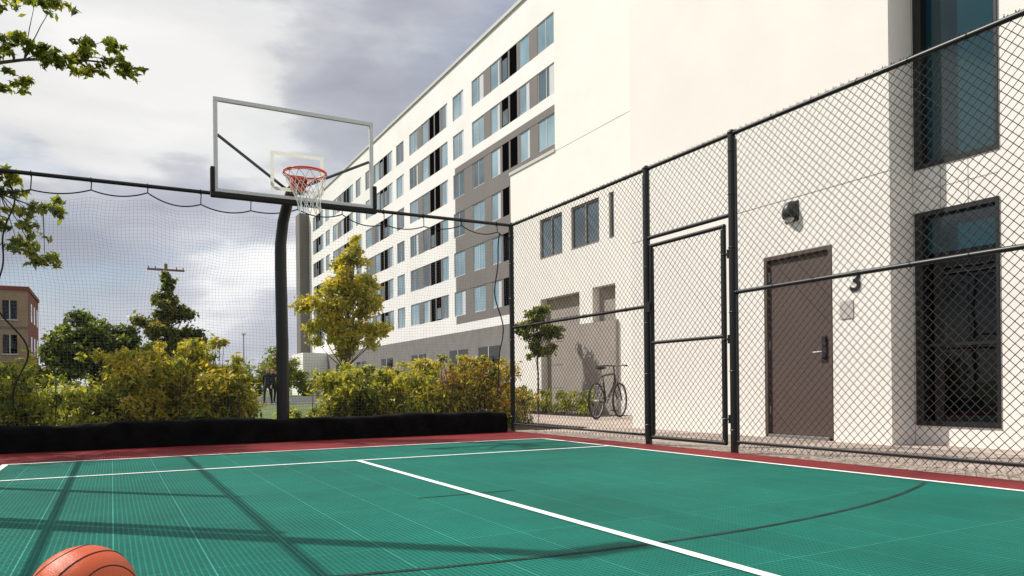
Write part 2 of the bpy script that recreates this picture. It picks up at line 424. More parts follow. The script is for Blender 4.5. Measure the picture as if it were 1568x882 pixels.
# ------------------------------------------------------------------ ground
b = MB(); b.sheet(-900, 900, -300, 1500, -.07, M_grass); b.build('ground')
b = MB(); b.sheet(-80, 21.5, 36, 66, -.06, M_asphalt); b.sheet(-80, 21.5, 35.7, 36, -.03, M_plaque)
for i in range(-6, 4): b.sheet(i*5, i*5+.1, 48, 53, -.055, M_white_line)
b.build('car_park_road')
b = MB(); b.sheet(4.98, 24, -12, 13.0, -.03, M_paver); b.sheet(6.3, 24, 13.0, 22, -.03, M_paver); b.build('pavement')
b = MB(); b.sheet(4.98, 5.55, -12, 9.6, -.022, M_gravel); b.build('gravel_strip')
b = MB(); b.sheet(-8, 4.955, 9.36, 13.5, -.02, M_soil); b.sheet(4.955, 6.6, 9.6, 13.5, -.018, M_soil); b.sheet(8.9, 9.99, 12.9, 18.4, -.02, M_soil); b.build('planting_bed')

# court
e = empty('basketball_court')
b = MB(); b.sheet(-1.36, 4.95, -8, 9.35, 0, M_red); b.build('red_border', e)
b = MB(); b.box(4.95, 4.975, -8, 9.35, -.06, .002, M_red); b.build('border_edge', e)
b = MB(); b.sheet(-.8, 4.5, -7, 7.57, .004, M_green); b.build('green_playing_surface', e)
b = MB()
b.sheet(-.825, 4.525, 7.545, 7.595, .008, M_white_line)
b.sheet(-.825, -.775, -7, 7.545, .008, M_white_line)
b.sheet(4.475, 4.525, -7, 7.545, .008, M_white_line)
b.sheet(-.775, 4.475, 6.175, 6.225, .008, M_white_line)
b.sheet(1.825, 1.875, -7, 6.175, .008, M_white_line)
b.build('white_lines', e)
b = MB(); cx, cy = 1.94, 8.37
def arc(rad, a0, a1, wd, n):
    for i in range(n):
        a = a0+(a1-a0)*i/n; c = a0+(a1-a0)*(i+1)/n
        b.face([(cx+(rad-wd/2)*math.cos(a), cy+(rad-wd/2)*math.sin(a), .006), (cx+(rad+wd/2)*math.cos(a), cy+(rad+wd/2)*math.sin(a), .006),
                (cx+(rad+wd/2)*math.cos(c), cy+(rad+wd/2)*math.sin(c), .006), (cx+(rad-wd/2)*math.cos(c), cy+(rad-wd/2)*math.sin(c), .006)], M_black_line)
arc(6.1, R(-115), R(-66.2), .024, 90)
b.sheet(1.5, 2.1, 3.87, 3.885, .006, M_black_line)
b.build('dark_lines', e)

# ------------------------------------------------------------------ fences
H = 2.96
def diag(b, o, ax, a0, a1, z0, z1, mt, step=.0714, r=.0024, off=.0025):
    hh = z1-z0; c = math.floor((a0-hh)/step)*step
    while c < a1:
        s, t = max(a0, c), min(a1, c+hh)
        if t-s > .01:
            for sg in (0, 1):
                za, zb = (z0+s-c, z0+t-c) if sg == 0 else (z1-(s-c), z1-(t-c))
                d = off if sg == 0 else -off
                jit = random.uniform(-.002, .002); jz = random.uniform(-.003, .003)
                if ax == 'y': b.tube((o+d, s, za+jz), (o+d+jit, t, zb+jz), r, mt, 4, cap=False)
                else: b.tube((s, o+d, za+jz), (t, o+d+jit, zb+jz), r, mt, 4, cap=False)
        c += step
def post(b, x, y, h, r=.036):
    b.tube((x, y, -.05), (x, y, h), r, M_black, 14)
    b.ball((x, y, h), r*1.15, r*1.15, r*.9, M_black, 12, 8)
def tie(b, x, y, z, ax):
    if ax == 'y': b.torus((x, y, z), (1, 0, 0), (0, 0, 1), .024, .0025, M_wire, 12, 4)
    else: b.torus((x, y, z), (0, 1, 0), (0, 0, 1), .024, .0025, M_wire, 12, 4)
def side_fence(name, X, Y0, gate, leaf=True, mid=1.48):
    e = empty(name)
    g0, g1 = gate
    b = MB()
    for y in (9.38, g1, g0, g0-3.05, g0-6.1): post(b, X, y, H+.01, .036)
    b.tube((X, Y0, H), (X, 9.38, H), .021, M_black, 10)
    for (a, c) in ((Y0, g0), (g1, 9.38)):
        b.tube((X, a, mid), (X, c, mid), .019, M_black, 10)
        b.tube((X, a, .09), (X, c, .09), .014, M_black, 8)
    if leaf: b.tube((X, g0, 2.21), (X, g1, 2.21), .021, M_black, 10)
    else: b.tube((X, g0, mid), (X, g1, mid), .019, M_black, 10)
    for py, sgn in ((9.38, -1), (g1, 1), (g0, -1), (g1, 0), (g0, 0)):
        for z in (.2, .75, 1.3, 1.9, 2.4, 2.8):
            if sgn: b.torus((X, py, z), (1, 0, 0), (0, 1, 0), .037, .006, M_black, 16, 5)
        if sgn: b.box(X-.004, X+.004, py+sgn*.05, py+sgn*.062, .06, H-.06, M_black)
    y = Y0
    while y < 9.3:
        tie(b, X, y, H, 'y')
        if not (g0 < y < g1): tie(b, X, y, mid, 'y')
        y += .42
    b.build('posts_and_rails', e, smooth=True)
    b = MB(); rr = .0026 if leaf else .0016
    diag(b, X, 'y', Y0, g0-.05, .03, H+.03, M_wire, r=rr)
    diag(b, X, 'y', g0+.05, g1-.05, 2.21 if leaf else .03, H+.03, M_wire, r=rr)
    diag(b, X, 'y', g1+.05, 9.33, .03, H+.03, M_wire, r=rr)
    y = Y0
    while y < 9.33:
        h = random.uniform(.036, .046)
        b.tube((X, y-.003, H+.024), (X+.003, y+.004, H+h), .002, M_wire, 4)
        b.tube((X, y+.003, H+.024), (X-.003, y-.004, H+h-.004), .002, M_wire, 4)
        y += .0714
    b.build('chain_link_mesh', e)
    if leaf:
        b = MB(); a, c = g0+.11, g1-.07; r = .021
        pts = [(X, a, .07), (X, c, .07), (X, c, 2.12), (X, a, 2.12)]
        for i in range(4): b.tube(pts[i], pts[(i+1) % 4], r, M_black, 10)
        for p in pts: b.ball(p, r*1.1, r*1.1, r*1.1, M_black, 10, 8)
        b.tube((X, a, 1.08), (X, c, 1.08), .018, M_black, 10)
        for z in (.3, 1.05, 1.85):
            b.tube((X, g0+.0, z), (X, a, z), .012, M_black, 8); b.tube((X, (g0+a)/2, z-.04), (X, (g0+a)/2, z+.04), .016, M_black, 8)
            b.torus((X, a, z), (1, 0, 0), (0, 1, 0), .024, .007, M_black, 14, 5)
        b.box(X-.022, X+.022, c-.02, g1+.02, 1.45, 1.49, M_black); b.box(X-.04, X-.022, c-.01, c+.06, 1.41, 1.52, M_black)
        for y in (a+.035, c-.035): b.box(X-.004, X+.004, y-.006, y+.006, .1, 2.09, M_black)
        diag(b, X, 'y', a+.03, c-.03, .09, 2.10, M_wire, r=rr)
        b.build('gate', e, smooth=True)
    return e
side_fence('chain_link_fence', 5.1, -3.4, (5.06, 6.31))
side_fence('chain_link_fence', -1.3, -3.4, (5.15, 6.38), False, 1.62)

# back netting fence
YB = 9.38; e = empty('netting_fence')
b = MB()
b.tube((-1.3, YB, H), (5.1, YB, H), .023, M_black, 12)
def ropez(x):
    t = (x+1.3)/.56; fr = t-math.floor(t); k = math.floor(t)
    lo = H-.13-.05*math.sin(1.7*k); hi = H-.13-.05*math.sin(1.7*(k+1))
    return lo*(1-fr)+hi*fr-(.04+.035*math.sin(2.3*k+1)**2)*4*fr*(1-fr)
pts = [(-1.3+i*.04, YB-.03, ropez(-1.3+i*.04)) for i in range(160)]
b.path(pts, .0075, M_rope, 6)
for k in range(12):
    x = -1.3+.56*k
    b.tube((x, YB-.03, ropez(x)), (x+.01, YB, H+.02), .006, M_rope, 6); b.torus((x, YB, H), (0, 1, 0), (0, 0, 1), .027, .006, M_rope, 12, 5)
for (x0, amp, ph) in ((-1.02, .10, .5), (4.86, .05, 2)):
    pts = [(x0+amp*math.sin(3.1*t*3+ph)+amp*.5*math.sin(9*t*2+ph*2)+(.14*t if x0 < 0 else 0), YB-.05, H-.14-t*2.35) for t in np.linspace(0, 1, 60)]
    b.path(pts, .009, M_rope, 6)
b.build('top_rail_and_ropes', e, smooth=True)
b = MB(); st = .038
def nz(x, z): return .022*math.sin(1.3*x+.7*z+1)+.018*math.sin(3.1*x-2.2*z)+.008*math.sin(7*x+5*z)
def npnt(x, z):
    t = (z-.2)/2.6
    return (x+nz(z*1.3, x)*1.2, YB-.03+nz(x, z)*1.5, z-(1-abs(t*2-1))*.03+nz(z, x*1.1)-(max(t, 0)**2*(H-.04-ropez(x)))*.9)
nx = int(6.3/st)
for i in range(nx+1):
    x = -1.26+i*st
    ps = [npnt(x, z) for z in np.linspace(.2, 2.86, 14)]
    for a, c in zip(ps[:-1], ps[1:]): b.tube(a, c, .0009, M_netcord, 3, cap=False)
for j in range(int(2.66/st)+1):
    z = .2+j*st
    ps = [npnt(x, z) for x in np.linspace(-1.26, 5.04, 46)]
    for a, c in zip(ps[:-1], ps[1:]): b.tube(a, c, .0009, M_netcord, 3, cap=False)
b.build('net_mesh', e)

# low black barrier (wind-screen fabric over a kerb)
b = MB(); rng = np.random.default_rng(3); nX = 200; prof = 18
x0, x1 = -1.06, 4.80
base = 0
for i in range(nX+1):
    x = x0+(x1-x0)*i/nX
    topk = .012*math.sin(x*2.1)+.008*math.sin(x*5.7+1)+.004*math.sin(x*17)
    for j in range(prof+1):
        a = math.pi*j/prof
        ca = math.cos(a); sa = max(0, math.sin(a))
        py = 9.11-.115*math.copysign(abs(ca)**.5, ca)
        pz = (.285+topk)*(sa**.3)
        k = .006*math.sin(x*9+j*.4)+.005*math.sin(x*23+j*.3)+rng.normal()*.0012
        b.v.append((x, py+k*(1.3 if j < 9 else .6), max(0.003, pz)))
for i in range(nX):
    for j in range(prof):
        p = base+i*(prof+1)+j; b.f.append((p, p+prof+1, p+prof+2, p+1)); b.mi.append(b.m(M_fabric))
b.f.append(tuple(base+j for j in range(prof+1))); b.mi.append(0)
b.f.append(tuple(base+nX*(prof+1)+j for j in reversed(range(prof+1)))); b.mi.append(0)
b.build('fabric_covered_kerb', smooth=True)

b = MB(); b.tube((-1.44, 5.12, -.05), (-1.44, 5.12, 4.5), .07, M_black, 14, .055); b.box(-1.49, -1.1, 5.06, 5.18, 4.46, 4.54, M_black); b.tube((-1.44, 5.12, -.05), (-1.44, 5.12, .12), .12, M_black, 14)
b.build('shadow_pole', bevel=.008)  # unseen pole added to cast the long court shadow, thickened to strengthen it

# ------------------------------------------------------------------ hoop
e = empty('basketball_hoop')
X0 = 1.93; BY = 8.75
b = MB()
b.path([(1.84, 9.27, -.05), (1.84, 9.27, 1.2), (1.83, 9.27, 2.1), (1.83, 9.26, 2.4), (1.85, 9.20, 2.66), (1.88, 9.08, 2.86), (1.90, 8.94, 2.98), (1.93, 8.80, 3.02)], .076, M_black, 16, .06)
b.box(1.69, 1.99, 9.16, 9.36, 0.002, .02, M_black)
for (x, z) in ((1.06, 3.47), (2.80, 3.40)):
    b.tube((x, BY+.03, z), (1.90, 9.04, 2.99), .017, M_black, 8)
b.box(1.85, 2.01, BY+.02, BY+.04, 2.90, 3.12, M_black)
b.build('pole_and_arm', e, smooth=True)
x0, x1, z0, z1 = X0-.915, X0+.915, 2.82, 3.88; t = .045
b = MB()
b.box(x0, x1, BY-.01, BY+.03, z1-t, z1, M_alu)
b.box(x0, x1, BY-.01, BY+.03, z0, z0+t, M_alu)
b.box(x0, x0+t, BY-.01, BY+.03, z0+t, z1-t, M_alu)
b.box(x1-t, x1, BY-.01, BY+.03, z0+t, z1-t, M_alu)
b.build('backboard_frame', e, bevel=.004)
b = MB()
b.face([(x0+t, BY+.01, z0+t), (x1-t, BY+.01, z0+t), (x1-t, BY+.01, z1-t), (x0+t, BY+.01, z1-t)], M_clear); b.build('glass_panel', e)
b = MB()
tz0, tz1, tx0, tx1 = 2.92, 3.37, X0-.305, X0+.305; tw_ = .04
for q in ((tx0, tx1, tz1-tw_, tz1), (tx0, tx1, tz0, tz0+tw_), (tx0, tx0+tw_, tz0+tw_, tz1-tw_), (tx1-tw_, tx1, tz0+tw_, tz1-tw_)):
    b.face([(q[0], BY+.005, q[2]), (q[1], BY+.005, q[2]), (q[1], BY+.005, q[3]), (q[0], BY+.005, q[3])], M_target)
b.build('target_rectangle', e)
b = MB()
b.box(x0-.035, x1+.035, BY-.03, BY+.05, z0-.055, z0+.005, M_rubber)
b.box(x0-.035, x0+.012, BY-.03, BY+.05, z0+.005, z0+.28, M_rubber)
b.box(x1-.012, x1+.035, BY-.03, BY+.05, z0+.005, z0+.28, M_rubber)
b.build('edge_padding', e, bevel=.012)
b = MB(); rc = (X0, BY-.15-.2285, 3.05)
b.torus(rc, (1, 0, 0), (0, 1, 0), .2285, .011, M_orange, 48, 10)
b.torus((rc[0], rc[1], 3.028), (1, 0, 0), (0, 1, 0), .238, .005, M_orange, 48, 6)
b.box(X0-.08, X0+.08, BY-.16, BY-.0, 3.035, 3.055, M_orange)
b.box(X0-.085, X0+.085, BY-.035, BY-.01, 2.93, 3.07, M_orange)
b.face([(X0-.08, BY-.02, 3.04), (X0-.08, BY-.02, 2.94), (X0-.08, BY-.17, 3.04)], M_orange)
b.face([(X0+.08, BY-.02, 3.04), (X0+.08, BY-.02, 2.94), (X0+.08, BY-.17, 3.04)], M_orange)
for s in (-1, 1): b.tube((X0+s*.08, BY-.03, 3.0), (X0+s*.17, BY-.22, 3.04), .007, M_orange, 8)
b.build('rim', e, smooth=True)
b = MB(); N = 12; lv = [(3.035, .226), (2.95, .205), (2.87, .175), (2.79, .145), (2.71, .125), (2.62, .125)]
for i in range(N):
    for k in range(len(lv)-1):
        for sgn in (1, -1):
            a = 2*math.pi*(i+(.5 if k % 2 else 0))/N; c = a+sgn*math.pi/N
            sw = .01*k
            b.tube((rc[0]+lv[k][1]*math.cos(a)+sw, rc[1]+lv[k][1]*math.sin(a), lv[k][0]), (rc[0]+lv[k+1][1]*math.cos(c)+sw+.01, rc[1]+lv[k+1][1]*math.sin(c), lv[k+1][0]+random.uniform(-.012, .012)*(k > 3)), .0042, M_netwhite, 5)
b.build('hoop_net', e, smooth=True)

# ------------------------------------------------------------------ ball
e = empty('basketball', (-.065, 2.08, .124)); e.rotation_euler = (R(25), R(-14), R(35))
b = MB(); b.ball((0, 0, 0), .12, .12, .12, M_ball, 64, 40); b.build('cover', e, smooth=True)
b = MB()
b.torus((0, 0, 0), (1, 0, 0), (0, 1, 0), .1192, .0024, M_rubber, 90, 6)
b.torus((0, 0, 0), (1, 0, 0), (0, 0, 1), .1192, .0024, M_rubber, 90, 6)
for s in (-1, 1):
    pts = []
    for i in range(91):
        a = 2*math.pi*i/90
        v = Vector((math.cos(a), s*(.62+.2*math.cos(2*a)), math.sin(a))).normalized()*.1192; pts.append(v)
    b.path(pts, .0022, M_rubber, 6)
b.build('seams', e, smooth=True)

# ------------------------------------------------------------------ entrance building (near right)
e = empty('white_entrance_building')
HT = 15.0
b = MB(); XA = 7.17; dy0, dy1, dz = 5.60, 6.59, 2.2; jz = 2.84; g = .010
b.box(XA+.03, 12, 4.895, dy0, 0, HT-.01, M_groove)
b.box(XA+.03, 12, dy1, 9.25, 0, HT-.01, M_groove)
b.box(XA+.03, 12, dy0, dy1, dz+.03, HT-.01, M_groove)
b.box(XA, XA+.03, 4.89, dy0-.0, -.03, jz, M_stucco)
b.box(XA, XA+.03, dy1, 9.26, -.03, jz, M_stucco)
b.box(XA, XA+.03, dy0, dy1, dz, jz, M_stucco)
b.box(XA, XA+.03, 4.89, 9.26, jz+g, HT, M_stucco)
b.box(XA+.03, 10.3, 9.252, 9.26, -.03, HT, M_stucco)
b.box(XA+.03, 7.55, 4.884, 4.892, -.03, HT, M_stucco)
b.box(XA+.03, XA+.14, dy0-.0, dy0+.004, 0, dz, M_stucco)
XR = 7.55; wy0, wy1 = 4.01, 4.86
b.box(XR, 12, -8, wy0, -.03, HT, M_stucco)
b.box(XR, 12, wy1, 4.88, -.03, HT, M_stucco)
b.box(XR, 12, wy0, wy1, -.03, .17, M_stucco)
b.box(XR, 12, wy0, wy1, 2.42, 2.88, M_stucco)
b.box(XR, 12, wy0, wy1, 6.4, HT, M_stucco)
b.build('walls', e)
b = MB()
for (z0, z1, gm) in ((.17, 2.42, M_glass_dark), (2.88, 6.4, M_glass_teal)):
    fx = XR-.015; f = .05
    b.box(fx, XR+.18, wy0, wy0+f*.6, z0, z1, M_frame_dk); b.box(fx, XR+.18, wy1-.09, wy1, z0, z1, M_frame_dk)
    b.box(fx, XR+.18, wy0+f*.6, wy1-.09, z0, z0+f, M_frame_dk); b.box(fx, XR+.18, wy0+f*.6, wy1-.09, z1-f, z1, M_frame_dk)
    b.box(XR+.08, XR+.10, wy0+f*.6, wy1-.09, z0+f, z1-f, gm)
    if z0 < 1:
        b.box(XR+.04, XR+.08, wy0+f*.6, wy1-.09, 1.0, 1.03, M_frame_dk)
        b.box(XR+.07, XR+.079, wy0+f*.6, wy1-.09, 1.98, z1-f, M_glass_teal)
b.build('tall_windows', e)
b = MB()
for y in (4.3, 4.58): b.box(XR-.002, XR+.0, y, y+.006, 2.42, 2.88, M_groove)
b.box(XR-.002, XR, wy0, wy1, 2.65, 2.656, M_groove); b.build('tile_joints', e)
b = MB(); fx = XA-.008
b.box(fx, XA+.14, dy0+.004, dy0+.05, 0, dz-.05, M_door); b.box(fx, XA+.14, dy1-.05, dy1-.002, 0, dz-.05, M_door)
b.box(fx, XA+.14, dy0+.004, dy1-.002, dz-.05, dz-.002, M_door)
b.box(XA+.035, XA+.08, dy0+.054, dy1-.054, .012, dz-.054, M_door)
b.box(XA-.01, XA+.14, dy0+.05, dy1-.05, -.03, .01, M_steel)
for z in (.25, 1.05, 1.9): b.tube((XA+.03, dy1-.055, z), (XA+.03, dy1-.055, z+.11), .009, M_steel, 8)
b.build('door', e, bevel=.003)
b = MB()
b.box(XA+.015, XA+.035, dy0+.10, dy0+.16, .90, 1.17, M_rubber); b.box(XA+.005, XA+.016, dy0+.105, dy0+.155, 1.06, 1.16, M_rubber)
b.tube((XA+.02, dy0+.13, .99), (XA-.035, dy0+.13, .99), .011, M_steel, 10)
b.tube((XA-.035, dy0+.12, .99), (XA-.035, dy0+.25, .985), .010, M_steel, 10)
b.build('door_handle', e, smooth=True)

# wall lamp: half-dome hood
b = MB(); c = (XA, 6.15, 2.66); n = 24; m = 12; base = len(b.v)
for i in range(m+1):
    ph = (math.pi*.62)*i/m
    for j in range(n+1):
        th = math.pi/2+math.pi*j/n
        b.v.append((c[0]+.13*math.sin(ph)*math.cos(th)*1.0, c[1]+.105*math.sin(ph)*math.sin(th), c[2]+.0+.15*math.cos(ph)))
for i in range(m):
    for j in range(n):
        p = base+i*(n+1)+j; b.f.append((p, p+n+1, p+n+2, p+1)); b.mi.append(b.m(M_frame_dk))
b.box(XA-.012, XA-.001, 6.05, 6.25, 2.56, 2.80, M_frame_dk)
b.ball((XA-.05, 6.15, 2.60), .045, .065, .05, M_frame_lt, 16, 10)
b.build('wall_lamp', smooth=True)

cu = bpy.data.curves.new('numeral', 'FONT'); cu.body = '3'; cu.size = .31; cu.extrude = .006; cu.offset = .006; cu.align_x = 'CENTER'
to = bpy.data.objects.new('door_number_sign', cu); link(to)
to.matrix_world = Matrix(((0, 0, -1, XA-.008), (-1, 0, 0, 5.30), (0, 1, 0, 1.64), (0, 0, 0, 1)))
cu.materials.append(M_frame_dk)
b = MB(); b.box(XA-.012, XA-.001, 5.33, 5.50, 1.34, 1.54, M_plaque); b.build('wall_plaque', bevel=.003)

# ------------------------------------------------------------------ service wing (set back)
e = empty('white_service_wing'); XB = 10.0
b = MB()
def wall_open(b, X, th, ys, ye, zs, ze, openings, mt):
    y = ys
    for (a, c, z0, z1) in sorted(openings):
        if a > y: b.box(X, X+th, y, a, zs, ze, mt)
        if z0 > zs: b.box(X, X+th, a, c, zs, z0, mt)
        if z1 < ze: b.box(X, X+th, a, c, z1, ze, mt)
        y = c
    if y < ye: b.box(X, X+th, y, ye, zs, ze, mt)
zs = 3.2
wall_open(b, XB, .25, 9.27, 18.4, -.03, zs, [(13.5, 14.4, -.03, 2.95), (14.95, 16.8, -.03, 2.93)], M_stucco)
wall_open(b, XB, .25, 9.27, 18.4, zs, 6.62, [(14.1, 15.29, 3.98, 5.03), (15.7, 16.8, 3.98, 5.03), (13.52, 13.72, 3.98, 5.03)], M_stucco)
b.box(XB, XB+.25, 9.27, 16.0, 6.635, 16.5, M_stucco)
b.box(XB+.01, XB+.2, 9.28, 16.0, 6.62, 6.635, M_groove)
b.box(XB+.25, 19, 15.9, 16.0, 6.6, 16.5, M_stucco)
b.box(XB+.25, 21, 18.25, 18.4, -.03, 6.6, M_stucco)
b.box(XB-.03, XB+.3, 16.0, 18.43, 6.62, 6.70, M_frame_lt)
b.box(XB+.25, 21, 16.0, 18.25, 6.5, 6.6, M_greybase)
b.build('walls', e)
b = MB()
for (a, c) in ((14.1, 15.29), (15.7, 16.8), (13.52, 13.72)):
    f = .05; z0, z1 = 3.98, 5.03
    b.box(XB+.03, XB+.10, a, a+f, z0, z1, M_greybase); b.box(XB+.03, XB+.10, c-f, c, z0, z1, M_greybase)
    b.box(XB+.03, XB+.10, a+f, c-f, z0, z0+f, M_greybase); b.box(XB+.03, XB+.10, a+f, c-f, z1-f, z1, M_greybase)
    if c-a > .5: b.box(XB+.03, XB+.10, (a+c)/2-.025, (a+c)/2+.025, z0+f, z1-f, M_greybase)
    b.box(XB+.06, XB+.08, a+f, c-f, z0+f, z1-f, M_glass_grey)
b.build('windows', e)
b = MB()
b.box(XB+.2, XB+.24, 13.5, 14.4, -.03, 2.95, M_taupe_l); b.box(XB+.2, XB+.24, 14.95, 16.8, -.03, 2.93, M_taupe_l)
for z in (.6, 1.2, 1.8, 2.4): b.box(XB+.19, XB+.2, 14.95, 16.8, z, z+.012, M_groove)
b.box(XB-.08, XB-.001, 13.4, 15.6, -.03, 2.12, M_taupe_l)
b.build('service_doors', e)

# ------------------------------------------------------------------ big apartment building
e = empty('apartment_building'); XD = 22.5; ya, yb = 28.0, 95.8
rows = [21.3-2.9*k for k in range(6)]
def intervals():
    out = []
    k = -1
    while True:
        o = 36+12.4*k
        for (a, c, t) in ((0, 1.9, 'b'), (2.9, 4.15, 'b'), (4.45, 5.4, 'k'), (5.6, 6.5, 'k'), (6.8, 8.1, 'b'), (9.15, 11.0, 'b')):
            if o+c > yb-.6: return out
            if o+a > ya+.3: out.append((o+a, o+c, t))
        k += 1
iv = intervals(); rng = random.Random(8)
b = MB(); wbk = MB()
b.box(XD+.12, 40, ya, yb, -.05, 24.2, M_stucco2)
hw = .9; D = .12
prev_top = 24.4
for ri, z in enumerate(rows):
    top = z+hw; bot = z-hw
    if ri <= 1: segs = [(ya, yb, M_stucco2)]
    elif ri == 2: segs = [(ya, 50.0, M_stucco2), (50.0, yb, M_stucco2)]
    else: segs = [(ya, 50.0, M_taupe), (50.0, yb, M_stucco2)]
    for (a, c, mt) in segs:
        if c == 50.0 and ri == 2:
            b.box(XD, XD+D, a, c, top+.45, prev_top, M_stucco2); b.box(XD+.003, XD+D, a, c, top, top+.45, M_taupe)
        else: b.box(XD+(.003 if mt is M_taupe else 0), XD+D, a, c, top, prev_top, mt)
    y = ya
    for (a, c, t) in iv:
        if a > y:
            ph = (y-36) % 12.4
            mt = M_taupe if (ph < 10.9 or (ri >= 2 and y < 50)) else M_stucco2
            if y > 50 and (1.8 < ph < 2.8): mt = M_stucco2
            b.box(XD+(.02 if mt is M_taupe else 0), XD+D, y, a, bot, top, mt)
        y = c
    b.box(XD, XD+D, y, yb, bot, top, M_stucco2)
    for (a, c, t) in iv:
        f = .06
        if t == 'b':
            gm = M_glass_blue if rng.random() < .8 else M_glass_grey
            wbk.box(XD+.07, XD+.09, a+f, c-f, bot+f, top-f, gm)
            fm = M_frame_lt
            wbk.box(XD+.05, XD+.1, a, a+f, bot, top, fm); wbk.box(XD+.05, XD+.1, c-f, c, bot, top, fm)
            wbk.box(XD+.05, XD+.1, a+f, c-f, top-f, top, fm); wbk.box(XD+.05, XD+.1, a+f, c-f, bot, bot+f, fm)
            if c-a > 1.5: wbk.box(XD+.05, XD+.1, (a+c)/2-.03, (a+c)/2+.03, bot+f, top-f, fm)
            if rng.random() < .45:
                wbk.box(XD+.062, XD+.068, a+f, a+f+(c-a)*rng.uniform(.15, .35), bot+f, top-f, M_curtain)
        else:
            wbk.box(XD+.04, XD+.1, a, c, bot, top, M_dark)
            if rng.random() < .3: wbk.box(XD+.03, XD+.039, a+.1, c-.1, bot+.1, bot+rng.uniform(.6, 1.6), M_glass_grey)
    prev_top = bot
b.box(XD, XD+D, 50, yb, 4.7, prev_top, M_stucco2)
b.box(XD+.003, XD+D, ya, 50, 5.3, prev_top, M_taupe); b.box(XD, XD+D, ya, 50, 4.7, 5.3, M_stucco2)
b.box(XD-.05, XD+D, ya, yb, -.05, 4.7, M_greybase)
b.box(XD-.12, XD+.5, ya, yb+.1, 24.4, 24.62, M_frame_lt)
b.build('walls', e)
for y in (38, 43, 48, 56, 64, 72, 80):
    wbk.box(XD-.07, XD-.052, y, y+3.2, .6, 3.4, M_glass_dark); wbk.box(XD-.09, XD-.07, y+1.55, y+1.65, .6, 3.4, M_frame_lt)
wbk.build('windows', e)
b = MB(); b.box(21.3, 24, yb, 98, -.05, 23.2, M_taupe); b.box(19.6, 22.44, 87, 93, -.05, 4.9, M_stucco2); b.build('stair_tower_and_annex', e)

# ------------------------------------------------------------------ distant brick building
e = empty('brick_building')
b = MB(); x0, x1, y0 = -40, -6.2, 75
b.box(x0, x1, y0, 85, -.05, 9.3, M_brick)
b.box(x0, x1-.01, y0-.1, y0-.002, -.05, 9.3, M_tanbrick); b.box(x0, x1+.1, y0-.25, 85.1, 9.3, 9.6, M_brick)
b.box(x1-9, x1-6.5, y0-.2, y0-.1, -.05, 9.3, M_brick)
for z in (3.1, 6.0): b.box(x0, x1, y0-.14, y0-.1, z, z+.2, M_greybase)
b.build('walls', e)
b = MB()
for fl in range(3):
    for i in range(12):
        xx = x1-1.3-i*1.9
        b.box(xx-.5, xx+.5, y0-.13, y0-.101, 1.0+fl*2.9, 2.6+fl*2.9, M_glass_dark); b.box(xx-.6, xx+.6, y0-.2, y0-.13, .9+fl*2.9, 1.0+fl*2.9, M_frame_lt)
        b.box(xx-.04, xx+.04, y0-.16, y0-.13, 1.0+fl*2.9, 2.6+fl*2.9, M_frame_lt)
    for i in range(3):
        yy = y0+2+i*2.8; b.box(x1-.02, x1+.03, yy, yy+1.2, 1.0+fl*2.9, 2.6+fl*2.9, M_glass_dark)
b.build('windows', e)

b = MB(); ux, uy = 3.6, 60
b.tube((ux, uy, -.05), (ux, uy, 10.0), .17, M_wood, 12, .11)
b.box(ux-1.25, ux+1.25, uy-.2, uy-.1, 9.45, 9.6, M_wood)
for d in (-1.15, -.7, .7, 1.15): b.tube((ux+d, uy-.15, 9.6), (ux+d, uy-.15, 9.75), .04, M_wood, 8)
b.build('utility_pole')
b = MB(); b.tube((12.0, 80, -.05), (12.0, 80, 6.3), .09, M_frame_lt, 8, .06); b.box(11.8, 12.2, 79.85, 80.15, 6.3, 6.45, M_frame_lt); b.build('street_lamp')

# ------------------------------------------------------------------ plants
def bush(name, blobs, k, n, size, mats, seed, fr=(.3, .55), zmin=-.02, shoots=1.0):
    rg = np.random.default_rng(seed); e = empty(name)
    cl = sub_clumps(blobs, k, rg, fr, (.25, 1.05)); cl = [(x, y, max(z, r*.5), r) for (x, y, z, r) in cl]
    for (x, y, z, rx, ry, rz) in blobs:
        for i in range(int(k*shoots)):
            cl.append((x+rg.normal()*rx*.5, y+rg.normal()*ry*.5, z+rz*rg.uniform(.7, 1.25), .06+.03*rg.uniform()))
    b = MB()
    for (x, y, z, r) in cl:
        bx = x+rg.normal()*.12; by = y+rg.normal()*.12
        b.path([(bx, by, -.05), ((bx+x)/2+.02, (by+y)/2, z*.5), (x, y, z+r*.5)], .008, M_barkd, 5, .003)
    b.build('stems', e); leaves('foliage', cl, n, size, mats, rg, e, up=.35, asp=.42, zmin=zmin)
    return e
B1 = [G_dark, G_mid, G_yel, G_yel]
B2 = [G_mid, G_mid, G_yel, G_yel, G_gold]
B3 = [G_dark, G_oliv, G_yel, G_gold, G_red]
bush('shrub', [(-2.0, 10.6, .5, .7, .6, .5), (-1.1, 10.6, .50, .55, .55, .48)], 16, 10000, .075, B1, 1)
bush('shrub', [(-.35, 10.5, .24, .5, .5, .28), (.0, 11.2, .28, .5, .5, .25)], 14, 7000, .06, B1, 2)
bush('shrub', [(.25, 10.5, .50, .45, .5, .48), (.75, 10.7, .58, .5, .55, .54)], 18, 15000, .075, B2, 3)
bush('shrub', [(1.12, 10.5, .58, .38, .55, .57), (1.38, 10.4, .42, .28, .4, .4)], 18, 14000, .075, B2, 4, shoots=.6)
bush('shrub', [(1.85, 10.0, .07, .18, .3, .10), (2.3, 10.8, .13, .25, .4, .16)], 10, 3000, .055, B1, 5, shoots=.3)
bush('shrub', [(2.85, 10.5, .40, .42, .5, .42), (3.35, 10.6, .45, .45, .5, .42)], 18, 13000, .07, B1, 6)
